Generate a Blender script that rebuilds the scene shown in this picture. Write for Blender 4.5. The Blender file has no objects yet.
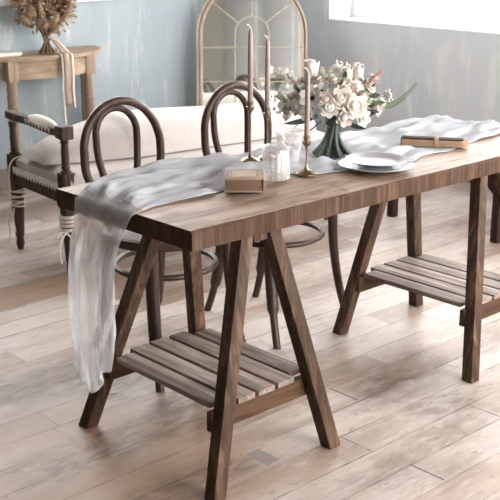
import bpy, bmesh, math, random
from mathutils import Vector, Matrix, noise as mnoise
PI = math.pi
V = Vector
sc = bpy.context.scene
C = sc.collection
rnd = random.Random(7)

# ------------------------------------------------------------------ helpers
class MB:
    """collects shapes in one bmesh; build() links them as ONE mesh object"""
    def __init__(s): s.b = bmesh.new(); s.mi = 0
    def _f(s, vs):
        try:
            f = s.b.faces.new(vs); f.material_index = s.mi; f.smooth = True; return f
        except ValueError: return None
    def loft(s, rings, closed=True, caps=True):
        R = [[s.b.verts.new(p) for p in r] for r in rings]
        n = len(R[0])
        for a, b in zip(R, R[1:]):
            for i in range(n if closed else n - 1):
                j = (i + 1) % n
                s._f((a[i], a[j], b[j], b[i]))
        if caps and closed:
            s._f(list(reversed(R[0]))); s._f(R[-1])
        return R
    def box(s, c, size, M=None, bev=0.0):
        M = M or Matrix.Identity(3)
        hx, hy, hz = (q / 2 for q in size)
        vs = [s.b.verts.new(V(c) + M @ V((x, y, z))) for x in (-hx, hx) for y in (-hy, hy) for z in (-hz, hz)]
        fs = [s._f([vs[i] for i in q]) for q in ((0, 1, 3, 2), (4, 6, 7, 5), (0, 4, 5, 1), (2, 3, 7, 6), (0, 2, 6, 4), (1, 5, 7, 3))]
        if bev:
            ed = list({e for f in fs for e in f.edges})
            r = bmesh.ops.bevel(s.b, geom=ed, offset=bev, segments=2, profile=.6, affect='EDGES')
            for f in r['faces']: f.material_index = s.mi; f.smooth = True
        return s
    def bar(s, p0, p1, w, d, xdir=(1, 0, 0), bev=.003, z0=None, z1=None):
        """square bar p0->p1; w along xdir, d across; z0/z1: cut the ends on horizontal planes"""
        p0, p1 = V(p0), V(p1); ax = (p1 - p0).normalized()
        xd = V(xdir); xd = (xd - ax * xd.dot(ax)).normalized(); yd = ax.cross(xd)
        def ring(p, z):
            r = []
            for a, b in ((-1, -1), (1, -1), (1, 1), (-1, 1)):
                q = p + xd * a * w / 2 + yd * b * d / 2
                if z is not None: q = q + ax * ((z - q.z) / ax.z)
                r.append(q)
            return r
        r0, r1 = ring(p0, z0), ring(p1, z1)
        R = s.loft([r0, r1])
        if bev:
            ed = list({e for r in R for v in r for e in v.link_edges})
            r = bmesh.ops.bevel(s.b, geom=ed, offset=bev, segments=2, profile=.6, affect='EDGES')
            for f in r['faces']: f.material_index = s.mi; f.smooth = True
        return s
    def tube(s, pts, rad, n=12, closed=False, flat=1.0):
        pts = [V(p) for p in pts]; N = len(pts)
        rad = rad if isinstance(rad, (list, tuple)) else [rad] * N
        rings = []; up = None
        for i, p in enumerate(pts):
            a = pts[(i - 1) % N] if (closed or i > 0) else p
            b = pts[(i + 1) % N] if (closed or i < N - 1) else p
            t = (b - a).normalized()
            if up is None:
                up = V((0, 0, 1)) if abs(t.z) < .9 else V((1, 0, 0))
            up = (up - t * up.dot(t)).normalized(); sd = t.cross(up)
            rings.append([p + (sd * math.cos(q) + up * math.sin(q) * flat) * rad[i] for q in (2 * PI * k / n for k in range(n))])
        if closed: s.loft(rings + [rings[0]], caps=False); bmesh.ops.remove_doubles(s.b, verts=s.b.verts, dist=1e-6)
        else: s.loft(rings)
        return s
    def lathe(s, prof, c=(0, 0, 0), n=24, axis=None, mod=None):
        c = V(c); M = Matrix.Identity(3)
        if axis is not None: M = V((0, 0, 1)).rotation_difference(V(axis).normalized()).to_matrix()
        rings = []
        for r, z in prof:
            rings.append([c + M @ V((max(r, 1e-4) * (mod(q, z) if mod else 1) * math.cos(q), max(r, 1e-4) * (mod(q, z) if mod else 1) * math.sin(q), z)) for q in (2 * PI * k / n for k in range(n))])
        s.loft(rings); return s
    def ball(s, c, r, n=10, M=None):
        r = r if isinstance(r, (tuple, list)) else (r, r, r); M = M or Matrix.Identity(3); c = V(c)
        m = max(4, n // 2)
        s.loft([[c + M @ V((r[0] * max(math.sin(t), .02) * math.cos(q), r[1] * max(math.sin(t), .02) * math.sin(q), -r[2] * math.cos(t)))
                 for q in (2 * PI * k / n for k in range(n))] for t in (PI * i / m for i in range(m + 1))]); return s
    def patch(s, fn, nu, nv):
        R = [[s.b.verts.new(fn(i / nu, j / nv)) for j in range(nv + 1)] for i in range(nu + 1)]
        for a, b in zip(R, R[1:]):
            for j in range(nv): s._f((a[j], a[j + 1], b[j + 1], b[j]))
        return s
    def prism(s, outline, z0, z1):
        s.loft([[V((x, y, z0)) for x, y in outline], [V((x, y, z1)) for x, y in outline]]); return s
    def bevel_all(s, off, ang=40, seg=2):
        ed = [e for e in s.b.edges if len(e.link_faces) == 2 and e.calc_face_angle(0) > math.radians(ang)]
        r = bmesh.ops.bevel(s.b, geom=ed, offset=off, segments=seg, profile=.6, affect='EDGES')
        for f in r['faces']: f.smooth = True
        return s
    def build(s, name, mats, parent=None, loc=(0, 0, 0), rot=(0, 0, 0), sharp=35, fixn=True, **kw):
        if fixn: bmesh.ops.recalc_face_normals(s.b, faces=s.b.faces)
        me = bpy.data.meshes.new(name); s.b.to_mesh(me); s.b.free()
        for m in (mats if isinstance(mats, (list, tuple)) else [mats]): me.materials.append(m)
        me.set_sharp_from_angle(angle=math.radians(sharp))
        o = bpy.data.objects.new(name, me); C.objects.link(o)
        o.location = loc; o.rotation_euler = rot
        if parent is not None: o.parent = parent
        for k, v in kw.items(): o[k] = v
        return o

def tag(o, label, cat, group=None):
    o['label'] = label; o['category'] = cat
    if group: o['group'] = group
    return o
def thing(name, label, cat, loc=(0, 0, 0), rz=0, group=None):
    o = bpy.data.objects.new(name, None); C.objects.link(o); o.empty_display_size = .1
    o.location = loc; o.rotation_euler = (0, 0, rz)
    return tag(o, label, cat, group)
def dup(root, loc, rz, label):
    r = root.copy(); C.objects.link(r); r.location = loc; r.rotation_euler = (0, 0, rz); r['label'] = label
    for ch in list(root.children):
        c = ch.copy(); C.objects.link(c); c.parent = r
        for g in ch.children:
            d = g.copy(); C.objects.link(d); d.parent = c
    return r

# ------------------------------------------------------------------ materials
def hexc(r, g, b):
    f = lambda c: ((c / 255 + .055) / 1.055) ** 2.4 if c > 10 else c / 255 / 12.92
    return (f(r), f(g), f(b), 1)
class NT:
    def __init__(s, name):
        s.m = bpy.data.materials.new(name); s.m.use_nodes = True; s.t = s.m.node_tree; s.t.nodes.clear()
        s.out = s.n('ShaderNodeOutputMaterial')
    def n(s, typ, ins=None, **kw):
        nd = s.t.nodes.new(typ)
        for k, v in kw.items(): setattr(nd, k, v)
        for k, v in (ins or {}).items():
            sk = nd.inputs[k]
            if isinstance(v, bpy.types.NodeSocket): s.t.links.new(v, sk)
            else: sk.default_value = v
        return nd
    def math(s, op, a, b=0.0, c=0.0): return s.n('ShaderNodeMath', {0: a, 1: b, 2: c}, operation=op).outputs[0]
    def ramp(s, fac, stops):
        nd = s.n('ShaderNodeValToRGB', {0: fac}); e = nd.color_ramp.elements
        while len(e) < len(stops): e.new(.5)
        for el, (p, c) in zip(e, stops): el.position = p; el.color = c if len(c) == 4 else (*c, 1)
        return nd.outputs[0]
    def mix(s, fac, a, b, mode='MIX'):
        nd = s.n('ShaderNodeMix', data_type='RGBA', blend_type=mode)
        for i, v in ((0, fac), (6, a), (7, b)):
            if isinstance(v, bpy.types.NodeSocket): s.t.links.new(v, nd.inputs[i])
            else: nd.inputs[i].default_value = v
        return nd.outputs[2]
    def coord(s, scale=(1, 1, 1), kind='Object', loc=(0, 0, 0)):
        tc = s.n('ShaderNodeTexCoord')
        return s.n('ShaderNodeMapping', {'Vector': tc.outputs[kind], 'Scale': scale, 'Location': loc}).outputs[0]
    def noise(s, vec, scale=5, detail=5, rough=.55, dist=0): 
        return s.n('ShaderNodeTexNoise', {'Vector': vec, 'Scale': scale, 'Detail': detail, 'Roughness': rough, 'Distortion': dist}).outputs[0]
    def bump(s, h, strength=.2, dist=.01): return s.n('ShaderNodeBump', {'Height': h, 'Strength': strength, 'Distance': dist}).outputs[0]
    def princ(s, **ins):
        b = s.n('ShaderNodeBsdfPrincipled', {k.replace('_', ' '): v for k, v in ins.items()})
        s.t.links.new(b.outputs[0], s.out.inputs[0]); return s.m
    def end(s, sh): s.t.links.new(sh, s.out.inputs[0]); return s.m

def plain(name, col, rough=.6, var=.12, scale=12, **kw):
    t = NT(name); f = t.noise(t.coord(), scale, 4)
    d = tuple(c * (1 - var) for c in col[:3]) + (1,); l = tuple(min(1, c * (1 + var)) for c in col[:3]) + (1,)
    return t.princ(Base_Color=t.ramp(f, [(.3, d), (.7, l)]), Roughness=rough, **kw)
def wood(name, dark, mid, light, axis='X', rough=.62, fine=1.0, bump=.25, knots=True, spec=.15, blotch=0):
    t = NT(name)
    sc_ = {'X': (1.6, 26, 26), 'Y': (26, 1.6, 26), 'Z': (26, 26, 1.6)}[axis]
    v = t.coord(tuple(q * fine for q in sc_))
    g = t.noise(v, 1.6, 7, .62, .6)
    broad = t.noise(t.coord(tuple(max(1.2, q * .12) for q in sc_)), 1.3, 3, .5)
    col = t.ramp(g, [(.28, dark), (.5, mid), (.74, light)])
    col = t.mix(t.ramp(broad, [(.35, (0, 0, 0, 1)), (.7, (.55, .55, .55, 1))]), col, dark)
    if knots:
        k = t.n('ShaderNodeTexVoronoi', {'Vector': t.coord(tuple(q * .22 if q < 5 else q * .06 for q in sc_)), 'Scale': 2.2}).outputs[0]
        col = t.mix(t.ramp(k, [(.03, (.75, .75, .75, 1)), (.11, (0, 0, 0, 1))]), col, tuple(c * .35 for c in dark[:3]) + (1,))
    if blotch:
        q = t.noise(t.coord((5, 11, 8)), 1.5, 5, .62, .5)
        col = t.mix(t.ramp(q, [(.50, (0, 0, 0, 1)), (.68, (blotch, blotch, blotch, 1))]), col, tuple(c * .8 for c in dark[:3]) + (1,))
        q2 = t.noise(t.coord((4, 9, 8), loc=(3, 5, 1)), 1.3, 5, .6, .4)
        col = t.mix(t.ramp(q2, [(.5, (0, 0, 0, 1)), (.7, (.5, .5, .5, 1))]), col, light)
    return t.princ(Base_Color=col, Roughness=rough, Normal=t.bump(g, bump, .004), Specular_IOR_Level=spec)

M_top = wood('weathered_tabletop', hexc(104, 80, 65), hexc(160, 134, 115), hexc(196, 172, 153), 'X', .55, 1, .2, True, .3, .85)
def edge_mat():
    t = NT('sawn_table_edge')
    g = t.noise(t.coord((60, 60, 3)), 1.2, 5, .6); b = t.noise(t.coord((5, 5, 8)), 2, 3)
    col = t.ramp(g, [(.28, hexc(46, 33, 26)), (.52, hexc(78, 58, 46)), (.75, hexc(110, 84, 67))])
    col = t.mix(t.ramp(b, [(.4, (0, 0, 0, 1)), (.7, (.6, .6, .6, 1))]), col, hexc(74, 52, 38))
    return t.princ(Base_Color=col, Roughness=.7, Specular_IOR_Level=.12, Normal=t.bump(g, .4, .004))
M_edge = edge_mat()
M_end = wood('shaded_end_grain', hexc(34, 26, 22), hexc(50, 39, 33), hexc(66, 53, 45), 'Y', .75)  # end grain with the shade of the left end put into its colour
M_leg = wood('trestle_leg_wood', hexc(44, 32, 26), hexc(80, 61, 48), hexc(132, 106, 86), 'Z', .6)
M_slat = wood('shelf_slat_wood', hexc(74, 62, 55), hexc(142, 127, 118), hexc(186, 171, 162), 'Y', .6)
M_rail = wood('shelf_rail_wood', hexc(54, 37, 27), hexc(90, 66, 49), hexc(116, 89, 70), 'X', .6)
M_chair = wood('bentwood', hexc(46, 32, 26), hexc(68, 50, 41), hexc(92, 72, 61), 'Z', .4, .5, .05, False, .3)
M_stool = wood('dark_stool_wood', hexc(34, 24, 22), hexc(52, 38, 34), hexc(70, 54, 48), 'Z', .5, .6, .1, False)
M_bed = wood('dark_carved_wood', hexc(50, 38, 34), hexc(82, 64, 56), hexc(116, 96, 86), 'Z', .55, .7, .2, False)
M_console = wood('pale_brown_console_wood', hexc(134, 113, 93), hexc(172, 151, 129), hexc(198, 180, 158), 'X', .6, .7, .15, False)
M_consleg = wood('console_leg_wood', hexc(122, 103, 87), hexc(158, 138, 118), hexc(186, 168, 148), 'Z', .6, .7, .15, False)
M_linen = plain('cream_linen', hexc(194, 186, 181), .9, .04, 30)
M_pad = plain('cream_arm_pad', hexc(226, 216, 206), .9, .05, 40)
M_cord = plain('white_cord', hexc(226, 218, 208), .85, .06, 60)
M_mframe = wood('cream_mirror_frame', hexc(160, 144, 126), hexc(192, 178, 160), hexc(212, 199, 183), 'Z', .5, 1, .1, False)
M_mdark = plain('frame_groove', hexc(128, 100, 78), .6)
M_muntin = plain('cream_glazing_bar', hexc(186, 172, 154), .5, .06)
t = NT('mirror_silver'); M_mirror = t.princ(Base_Color=(.86, .88, .86, 1), Metallic=1.0, Roughness=t.math('MULTIPLY', t.noise(t.coord(), 6, 3), .06))
M_brass = plain('aged_brass', hexc(142, 122, 100), .4, .15, 40, Metallic=1.0)
M_wax = plain('dusty_pink_wax', hexc(142, 121, 115), .5, .05, 20)
M_wick = plain('wick', hexc(222, 208, 196), .8)
M_china = plain('white_china', hexc(150, 150, 152), .35, .02, 10)
M_book = plain('tan_cloth_cover', hexc(150, 128, 108), .75, .12, 60)
M_bookpanel = plain('pale_cover_panel', hexc(172, 153, 134), .75, .1, 50)
t = NT('browned_pages'); g = t.noise(t.coord((3, 3, 220)), 2, 3)
M_pages = t.princ(Base_Color=t.ramp(g, [(.3, hexc(90, 66, 51)), (.7, hexc(134, 104, 84))]), Roughness=.85)
M_case = wood('tan_case_wood', hexc(124, 98, 78), hexc(160, 132, 108), hexc(184, 158, 134), 'X', .7, 1, .1, False)
M_caselid = plain('dark_brown_lid', hexc(54, 38, 30), .85, .2, 40, Specular_IOR_Level=.15)
M_paper = plain('white_paper', hexc(232, 226, 216), .85, .03)
M_white = plain('white_painted_trim', hexc(226, 226, 224), .5, .03, 4)
M_base = plain('taupe_baseboard', hexc(128, 116, 106), .6, .12, 8)
M_ceil = plain('fill_cutting_ceiling', hexc(92, 84, 78), .9, .1, 2)  # unseen ceiling, colour darkened to cut fill light
M_stem = plain('dark_green_stem', hexc(58, 68, 57), .55, .25, 30)
M_stemp = plain('pale_green_stem', hexc(110, 122, 98), .6, .2, 30)
M_leafd = plain('dark_leaf', hexc(62, 72, 66), .55, .25, 40)
M_leafs = plain('sage_leaf', hexc(98, 110, 88), .65, .2, 40)
M_rose = plain('cream_petal', hexc(222, 214, 204), .75, .05, 50)
M_blush = plain('blush_petal', hexc(212, 202, 194), .75, .06, 50)
M_ivory = plain('ivory_petal', hexc(224, 220, 212), .75, .04, 50)
M_eye = plain('dark_flower_eye', hexc(42, 42, 52), .6)
M_plume = plain('mauve_plume', hexc(176, 154, 144), .9, .15, 60)
M_pgreen = plain('grey_green_seed', hexc(146, 150, 128), .8, .2, 60)
M_drya = plain('dried_brown', hexc(142, 117, 94), .9, .3, 50)
M_dryb = plain('dried_tan', hexc(190, 166, 136), .9, .25, 50)
M_dryc = plain('dried_dark', hexc(84, 65, 53), .9, .3, 50)
M_ribbon = plain('pale_silk_ribbon', hexc(216, 204, 190), .5, .08, 20)
M_ribbont = plain('taupe_silk_ribbon', hexc(150, 130, 112), .5, .1, 20)

def wall_mat(name, base, pale, deep, sx):
    t = NT(name)
    a = t.noise(t.coord((1.1, 1.1, .55)), 1.6, 6, .6, .3)
    b = t.noise(t.coord((7, 7, 1.3)), 1.7, 5, .62, .5, )
    col = t.ramp(a, [(.32, deep), (.5, base), (.72, base)])
    col = t.mix(t.ramp(b, [(.54, (0, 0, 0, 1)), (.68, (.75, .75, .75, 1))]), col, pale)
    return t.princ(Base_Color=col, Roughness=.75, Normal=t.bump(b, .06, .01))
M_blue = wall_mat('worn_blue_plaster', hexc(157, 167, 171), hexc(200, 201, 201), hexc(140, 154, 161), 1)
M_grey = wall_mat('worn_hazed_plaster', hexc(190, 193, 195), hexc(206, 207, 207), hexc(176, 182, 185), 1)  # same wall paint, greyed and paled for backlight and window haze
M_beige = wall_mat('beige_grey_plaster', hexc(218, 213, 199), hexc(226, 221, 208), hexc(208, 203, 190), 1)

def floor_mat():
    t = NT('worn_plank_floor')
    tc = t.n('ShaderNodeTexCoord'); xyz = t.n('ShaderNodeSeparateXYZ', {0: tc.outputs['Object']})
    x, y = xyz.outputs[0], xyz.outputs[1]
    yy = t.math('DIVIDE', t.math('SUBTRACT', y, .02), .127)
    row = t.math('FLOOR', yy); fy = t.math('FRACT', yy)
    off = t.n('ShaderNodeTexWhiteNoise', {'W': row}, noise_dimensions='1D').outputs[0]
    xx = t.math('DIVIDE', t.math('ADD', x, t.math('MULTIPLY', off, 5.3)), 1.45)
    colm = t.math('FLOOR', xx); fx = t.math('FRACT', xx)
    idv = t.n('ShaderNodeCombineXYZ', {0: row, 1: colm, 2: 3.7}).outputs[0]
    wn = t.n('ShaderNodeTexWhiteNoise', {'Vector': idv}, noise_dimensions='3D')
    rv = wn.outputs[0]
    gv = t.n('ShaderNodeCombineXYZ', {0: t.math('MULTIPLY', x, 2.2), 1: t.math('MULTIPLY', y, 34), 2: t.math('MULTIPLY', rv, 40)}).outputs[0]
    g = t.noise(gv, 1.2, 7, .62, .7)
    def near(v, c, h, soft): return t.n('ShaderNodeMapRange', {0: t.math('ABSOLUTE', t.math('SUBTRACT', v, c)), 1: h, 2: h + soft, 3: 1.0, 4: 0.0}).outputs[0]
    def rect(cx, cy, hx, hy, soft=.004): return t.math('MULTIPLY', near(x, cx, hx, soft), near(y, cy, hy, soft))
    col = t.ramp(rv, [(.0, hexc(140, 118, 101)), (.22, hexc(163, 143, 128)), (.55, hexc(178, 161, 149)), (1, hexc(194, 181, 172))])
    col = t.mix(t.ramp(g, [(.25, (.45, .45, .45, 1)), (.55, (0, 0, 0, 1))]), col, hexc(132, 112, 97))
    wear = t.noise(t.coord((1.0, 2.4, 1)), 1.5, 5, .6, .4)
    col = t.mix(t.ramp(wear, [(.46, (0, 0, 0, 1)), (.68, (.55, .55, .55, 1))]), col, hexc(210, 203, 198))
    stain = t.noise(t.coord((1.3, 3.4, 1), loc=(3.1, 1.2, 0)), 1.4, 5, .6, .3)
    col = t.mix(t.ramp(stain, [(.50, (0, 0, 0, 1)), (.74, (.75, .75, .75, 1))]), col, hexc(106, 84, 71))
    vk = t.n('ShaderNodeTexVoronoi', {'Vector': t.coord((2.6, 7.5, 1)), 'Scale': 1.0}, voronoi_dimensions='2D')
    sel = t.math('LESS_THAN', t.n('ShaderNodeSeparateColor', {0: vk.outputs[1]}).outputs[0], .4)
    kd = t.math('ADD', vk.outputs[0], t.math('MULTIPLY', t.noise(t.coord((18, 40, 1)), 1, 4), .12))
    col = t.mix(t.math('MULTIPLY', sel, t.ramp(kd, [(.05, (.6, .6, .6, 1)), (.10, (0, 0, 0, 1))])), col, hexc(92, 68, 54))
    fl = t.noise(t.coord((9, 22, 1)), 2.2, 6, .7, .4)
    col = t.mix(t.ramp(fl, [(.56, (0, 0, 0, 1)), (.70, (.6, .6, .6, 1))]), col, hexc(104, 82, 68))
    fl2 = t.noise(t.coord((5, 26, 1), loc=(7, 2, 0)), 2.0, 6, .7, .4)
    col = t.mix(t.ramp(fl2, [(.55, (0, 0, 0, 1)), (.72, (.45, .45, .45, 1))]), col, hexc(222, 212, 206))
    stain_shade = t.ramp(t.noise(t.coord((6, 14, 1)), 1.6, 6, .65, .5), [(.36, (0, 0, 0, 1)), (.6, (1, 1, 1, 1))])
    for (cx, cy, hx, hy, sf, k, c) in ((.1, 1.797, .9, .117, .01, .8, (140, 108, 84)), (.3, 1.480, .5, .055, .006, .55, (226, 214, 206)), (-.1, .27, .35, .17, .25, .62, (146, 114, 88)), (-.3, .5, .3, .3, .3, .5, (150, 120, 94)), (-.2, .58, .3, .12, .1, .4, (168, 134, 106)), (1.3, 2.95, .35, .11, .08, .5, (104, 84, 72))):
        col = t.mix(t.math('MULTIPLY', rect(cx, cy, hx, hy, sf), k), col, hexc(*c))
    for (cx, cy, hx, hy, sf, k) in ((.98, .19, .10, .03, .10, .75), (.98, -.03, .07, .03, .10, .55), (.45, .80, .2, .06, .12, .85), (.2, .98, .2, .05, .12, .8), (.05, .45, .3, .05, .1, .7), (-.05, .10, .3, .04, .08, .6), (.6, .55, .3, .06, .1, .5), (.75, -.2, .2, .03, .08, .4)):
        col = t.mix(t.math('MULTIPLY', t.math('MULTIPLY', rect(cx, cy, hx, hy, sf), k), stain_shade), col, hexc(84, 64, 52))  # dark stains, plus a shadow band behind the table painted into the boards
    col = t.mix(t.math('MULTIPLY', rect(.322, .088, .024, .044), .8), col, hexc(122, 116, 112))
    for (cx, cy) in ((.601, -.29), (.812, .22)):
        col = t.mix(t.math('MULTIPLY', rect(cx, cy, .003, .06, .002), .8), col, hexc(66, 50, 42))
    # seams
    ey = t.math('MINIMUM', fy, t.math('SUBTRACT', 1.0, fy))
    ex = t.math('MULTIPLY', t.math('MINIMUM', fx, t.math('SUBTRACT', 1.0, fx)), 11.4)
    w = t.math('MULTIPLY', t.noise(t.coord((4, 4, 1)), 3, 4), .042)
    seam = t.math('LESS_THAN', t.math('MINIMUM', ey, ex), w)
    ink = t.ramp(t.noise(t.coord((1.7, 6, 1)), 1.6, 4, .65), [(.40, (.06, .06, .06, 1)), (.62, (.85, .85, .85, 1))])
    col = t.mix(t.math('MULTIPLY', seam, ink), col, hexc(74, 56, 46))
    h = t.math('SUBTRACT', t.math('MULTIPLY', g, .25), t.math('MULTIPLY', seam, .4))
    rough = t.math('ADD', .34, t.math('MULTIPLY', g, .25))
    return t.princ(Base_Color=col, Roughness=rough, Normal=t.bump(h, .3, .004), Specular_IOR_Level=.5)
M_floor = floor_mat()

def gauze_mat(nm, base, gc=hexc(240, 240, 242), var=.34):
    t = NT(nm)
    d = t.n('ShaderNodeBsdfDiffuse', {'Color': gc}); tr = t.n('ShaderNodeBsdfTranslucent', {'Color': gc})
    m1 = t.n('ShaderNodeMixShader', {0: .45, 1: d.outputs[0], 2: tr.outputs[0]})
    tp = t.n('ShaderNodeBsdfTransparent', {'Color': (1, 1, 1, 1)})
    w = t.noise(t.coord((4, 4, 4)), 3, 4)
    fac = t.math('ADD', base, t.math('MULTIPLY', w, var))
    return t.end(t.n('ShaderNodeMixShader', {0: fac, 1: m1.outputs[0], 2: tp.outputs[0]}).outputs[0])
M_gauze = gauze_mat('single_sheer_gauze', .42)
M_gauze2 = gauze_mat('gathered_double_gauze', .0, hexc(223, 224, 228), .10)
def glass_mat(name, tint, milk):
    t = NT(name)
    tp = t.n('ShaderNodeBsdfTransparent', {'Color': tint}); gl = t.n('ShaderNodeBsdfGlossy', {'Color': (1, 1, 1, 1), 'Roughness': .06})
    lw = t.n('ShaderNodeLayerWeight', {'Blend': .35}).outputs[0]
    d = t.n('ShaderNodeBsdfDiffuse', {'Color': (.85, .83, .83, 1)})
    a = t.n('ShaderNodeMixShader', {0: t.math('ADD', .05, t.math('MULTIPLY', lw, .55)), 1: tp.outputs[0], 2: gl.outputs[0]})
    if milk: milk = t.ramp(t.n('ShaderNodeTexVoronoi', {'Vector': t.coord((1, 1, .6)), 'Scale': 90}, feature='DISTANCE_TO_EDGE').outputs[0], [(.0, (milk * 1.8,) * 3), (.35, (milk * .45,) * 3)])
    return t.end(t.n('ShaderNodeMixShader', {0: milk, 1: a.outputs[0], 2: d.outputs[0]}).outputs[0])
M_glass = glass_mat('cut_glass', (.95, .94, .94, 1), .12)
M_pane = glass_mat('window_glass', (.99, .99, .99, 1), .0)

# ------------------------------------------------------------------ camera
CAM = V((-1.5723, -1.9127, 1.4729))
# ------------------------------------------------------------------ room
RX, BY, LX, FY, CH = 3.60, 3.47, -3.6, -2.8, 2.9
def struct(name, mb, mats, **kw): return mb.build(name, mats, kind='structure', **kw)
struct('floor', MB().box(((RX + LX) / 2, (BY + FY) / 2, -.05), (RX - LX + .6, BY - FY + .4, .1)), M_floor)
struct('ceiling', MB().box(((RX + LX) / 2, (BY + FY) / 2, CH + .05), (RX - LX + .6, BY - FY + .4, .1)), M_ceil)
BW, BZ = (.2, 3.1), (1.35, 2.75)  # unseen window added above the view to brighten the rear floor
wb = MB(); wb.box(((BW[0] + LX - .3) / 2, BY + .1, CH / 2), (BW[0] - LX + .3, .2, CH)); wb.box(((BW[1] + RX + .3) / 2, BY + .1, CH / 2), (RX + .3 - BW[1], .2, CH))
wb.box((sum(BW) / 2, BY + .1, BZ[0] / 2), (BW[1] - BW[0], .2, BZ[0])); wb.box((sum(BW) / 2, BY + .1, (BZ[1] + CH) / 2), (BW[1] - BW[0], .2, CH - BZ[1]))
struct('wall_back', wb, M_blue)
w = MB(); zm, zh = sum(BZ) / 2, BZ[1] - BZ[0]
for x_ in (BW[0] + .0175, sum(BW) / 2, BW[1] - .0175): w.box((x_, BY + .14, zm), (.035, .05, zh), bev=.004)
for z_ in (BZ[0] + .0175, BZ[1] - .0175): w.box((sum(BW) / 2, BY + .14, z_), (BW[1] - BW[0], .05, .035), bev=.004)
win = struct('window_4', w, M_white)
MB().box((sum(BW) / 2, BY + .14, zm), (BW[1] - BW[0] - .06, .006, zh - .06)).build('window_pane', M_pane, win)
L = bpy.data.lights.new('window_daylight', 'AREA'); L.shape = 'RECTANGLE'; L.size = BW[1] - BW[0]; L.size_y = zh; L.cycles.is_portal = True
o = bpy.data.objects.new('window_daylight', L); C.objects.link(o); o.location = (sum(BW) / 2, BY + .21, zm); o.rotation_euler = (-PI / 2, 0, 0)
FW = (.1, 3.45)  # unseen window added behind the camera to light front-facing sides
wf = MB(); wf.box(((FW[0] + LX - .3) / 2, FY - .1, CH / 2), (FW[0] - LX + .3, .2, CH)); wf.box(((FW[1] + RX + .3) / 2, FY - .1, CH / 2), (RX + .3 - FW[1], .2, CH))
wf.box(((FW[0] + FW[1]) / 2, FY - .1, .15), (FW[1] - FW[0], .2, .30)); wf.box(((FW[0] + FW[1]) / 2, FY - .1, (2.55 + CH) / 2), (FW[1] - FW[0], .2, CH - 2.55))
struct('wall_front', wf, M_beige)
w = MB()
for x_ in (FW[0] + .0175, sum(FW) / 2, FW[1] - .0175): w.box((x_, FY - .14, 1.425), (.035, .05, 2.25), bev=.004)
for z_ in (.3175, 2.5325): w.box((sum(FW) / 2, FY - .14, z_), (FW[1] - FW[0], .05, .035), bev=.004)
win = struct('window_3', w, M_white)
MB().box((sum(FW) / 2, FY - .14, 1.425), (FW[1] - FW[0] - .06, .006, 2.2)).build('window_pane', M_pane, win)
L = bpy.data.lights.new('window_daylight', 'AREA'); L.shape = 'RECTANGLE'; L.size = FW[1] - FW[0]; L.size_y = 2.25; L.cycles.is_portal = True
o = bpy.data.objects.new('window_daylight', L); C.objects.link(o); o.location = (sum(FW) / 2, FY - .21, 1.425); o.rotation_euler = (PI / 2, 0, 0)
M_darkwall = plain('fill_cutting_wall', hexc(64, 56, 50), .8, .12, 3)  # unseen left wall, made dark to cut fill on faces turned left
struct('wall_left', MB().box((LX - .15, (BY + FY) / 2, CH / 2), (.3, BY - FY, CH)), M_darkwall)
SILL, HEAD = .88, 2.75
WINS = [(.55, 2.93), (-2.3, .15)]  # the second opening is out of view, added to light the room
wr = MB()
wr.box((RX + .15, (BY + FY) / 2, SILL / 2), (.3, BY - FY, SILL))
wr.box((RX + .15, (BY + FY) / 2, (HEAD + CH) / 2), (.3, BY - FY, CH - HEAD))
edges = [BY] + [q for a, b in WINS for q in (b, a)] + [FY]
for i in range(0, len(edges), 2):
    wr.box((RX + .15, (edges[i] + edges[i + 1]) / 2, (SILL + HEAD) / 2), (.3, edges[i] - edges[i + 1], HEAD - SILL))
struct('wall_right', wr, M_grey)
for i, (a, b) in enumerate(WINS):
    w = MB(); t_ = .035
    for y_ in (a + t_ / 2, b - t_ / 2): w.box((RX + .24, y_, (SILL + HEAD) / 2), (.05, t_, HEAD - SILL), bev=.004)
    for z_ in (SILL + .012, HEAD - t_ / 2): w.box((RX + .24, (a + b) / 2, z_), (.05, b - a - 2 * t_, .024 if z_ < 1 else t_), bev=.004)
    win = struct('window_%d' % (i + 1), w, M_white)
    MB().box((RX + .24, (a + b) / 2, (SILL + HEAD) / 2), (.006, b - a - 2 * t_, HEAD - SILL - .06)).build('window_pane', M_pane, win)
    MB().box((RX + .10, (a + b) / 2, SILL + .004), (.2, b - a, .008), bev=.002).build('window_sill', M_white, win)
    L = bpy.data.lights.new('window_daylight', 'AREA'); L.shape = 'RECTANGLE'; L.size = HEAD - SILL; L.size_y = b - a
    L.cycles.is_portal = True
    o = bpy.data.objects.new('window_daylight', L); C.objects.link(o)
    o.location = (RX + .32, (a + b) / 2, (SILL + HEAD) / 2); o.rotation_euler = (0, PI / 2, 0)
# baseboards, dado rail
struct('baseboard_back', MB().box(((RX + LX) / 2, BY - .011, .06), (RX - LX, .022, .12), bev=.004), M_base)
struct('baseboard_right', MB().box((RX - .011, (BY + FY) / 2, .06), (.022, BY - FY - .05, .12), bev=.004), M_base)
dr = MB(); dr.box(((RX + LX) / 2, BY - .012, 1.072), (RX - LX, .024, .064), bev=.006); dr.box(((RX + LX) / 2, BY - .018, 1.105), (RX - LX, .036, .02), bev=.006)
struct('trim_1', dr, M_white)
# a white panelled door behind the camera, added to brighten the mirror's reflection
d = MB().box((-2.15, FY + .02, 1.35), (1.35, .04, 2.7), bev=.005)
for zc, hh in ((.6, .8), (1.85, 1.4)):
    for xc in (-2.48, -1.82): d.box((xc, FY + .045, zc), (.5, .02, hh), bev=.008)
struct('added_door_1', d, M_white)

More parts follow.
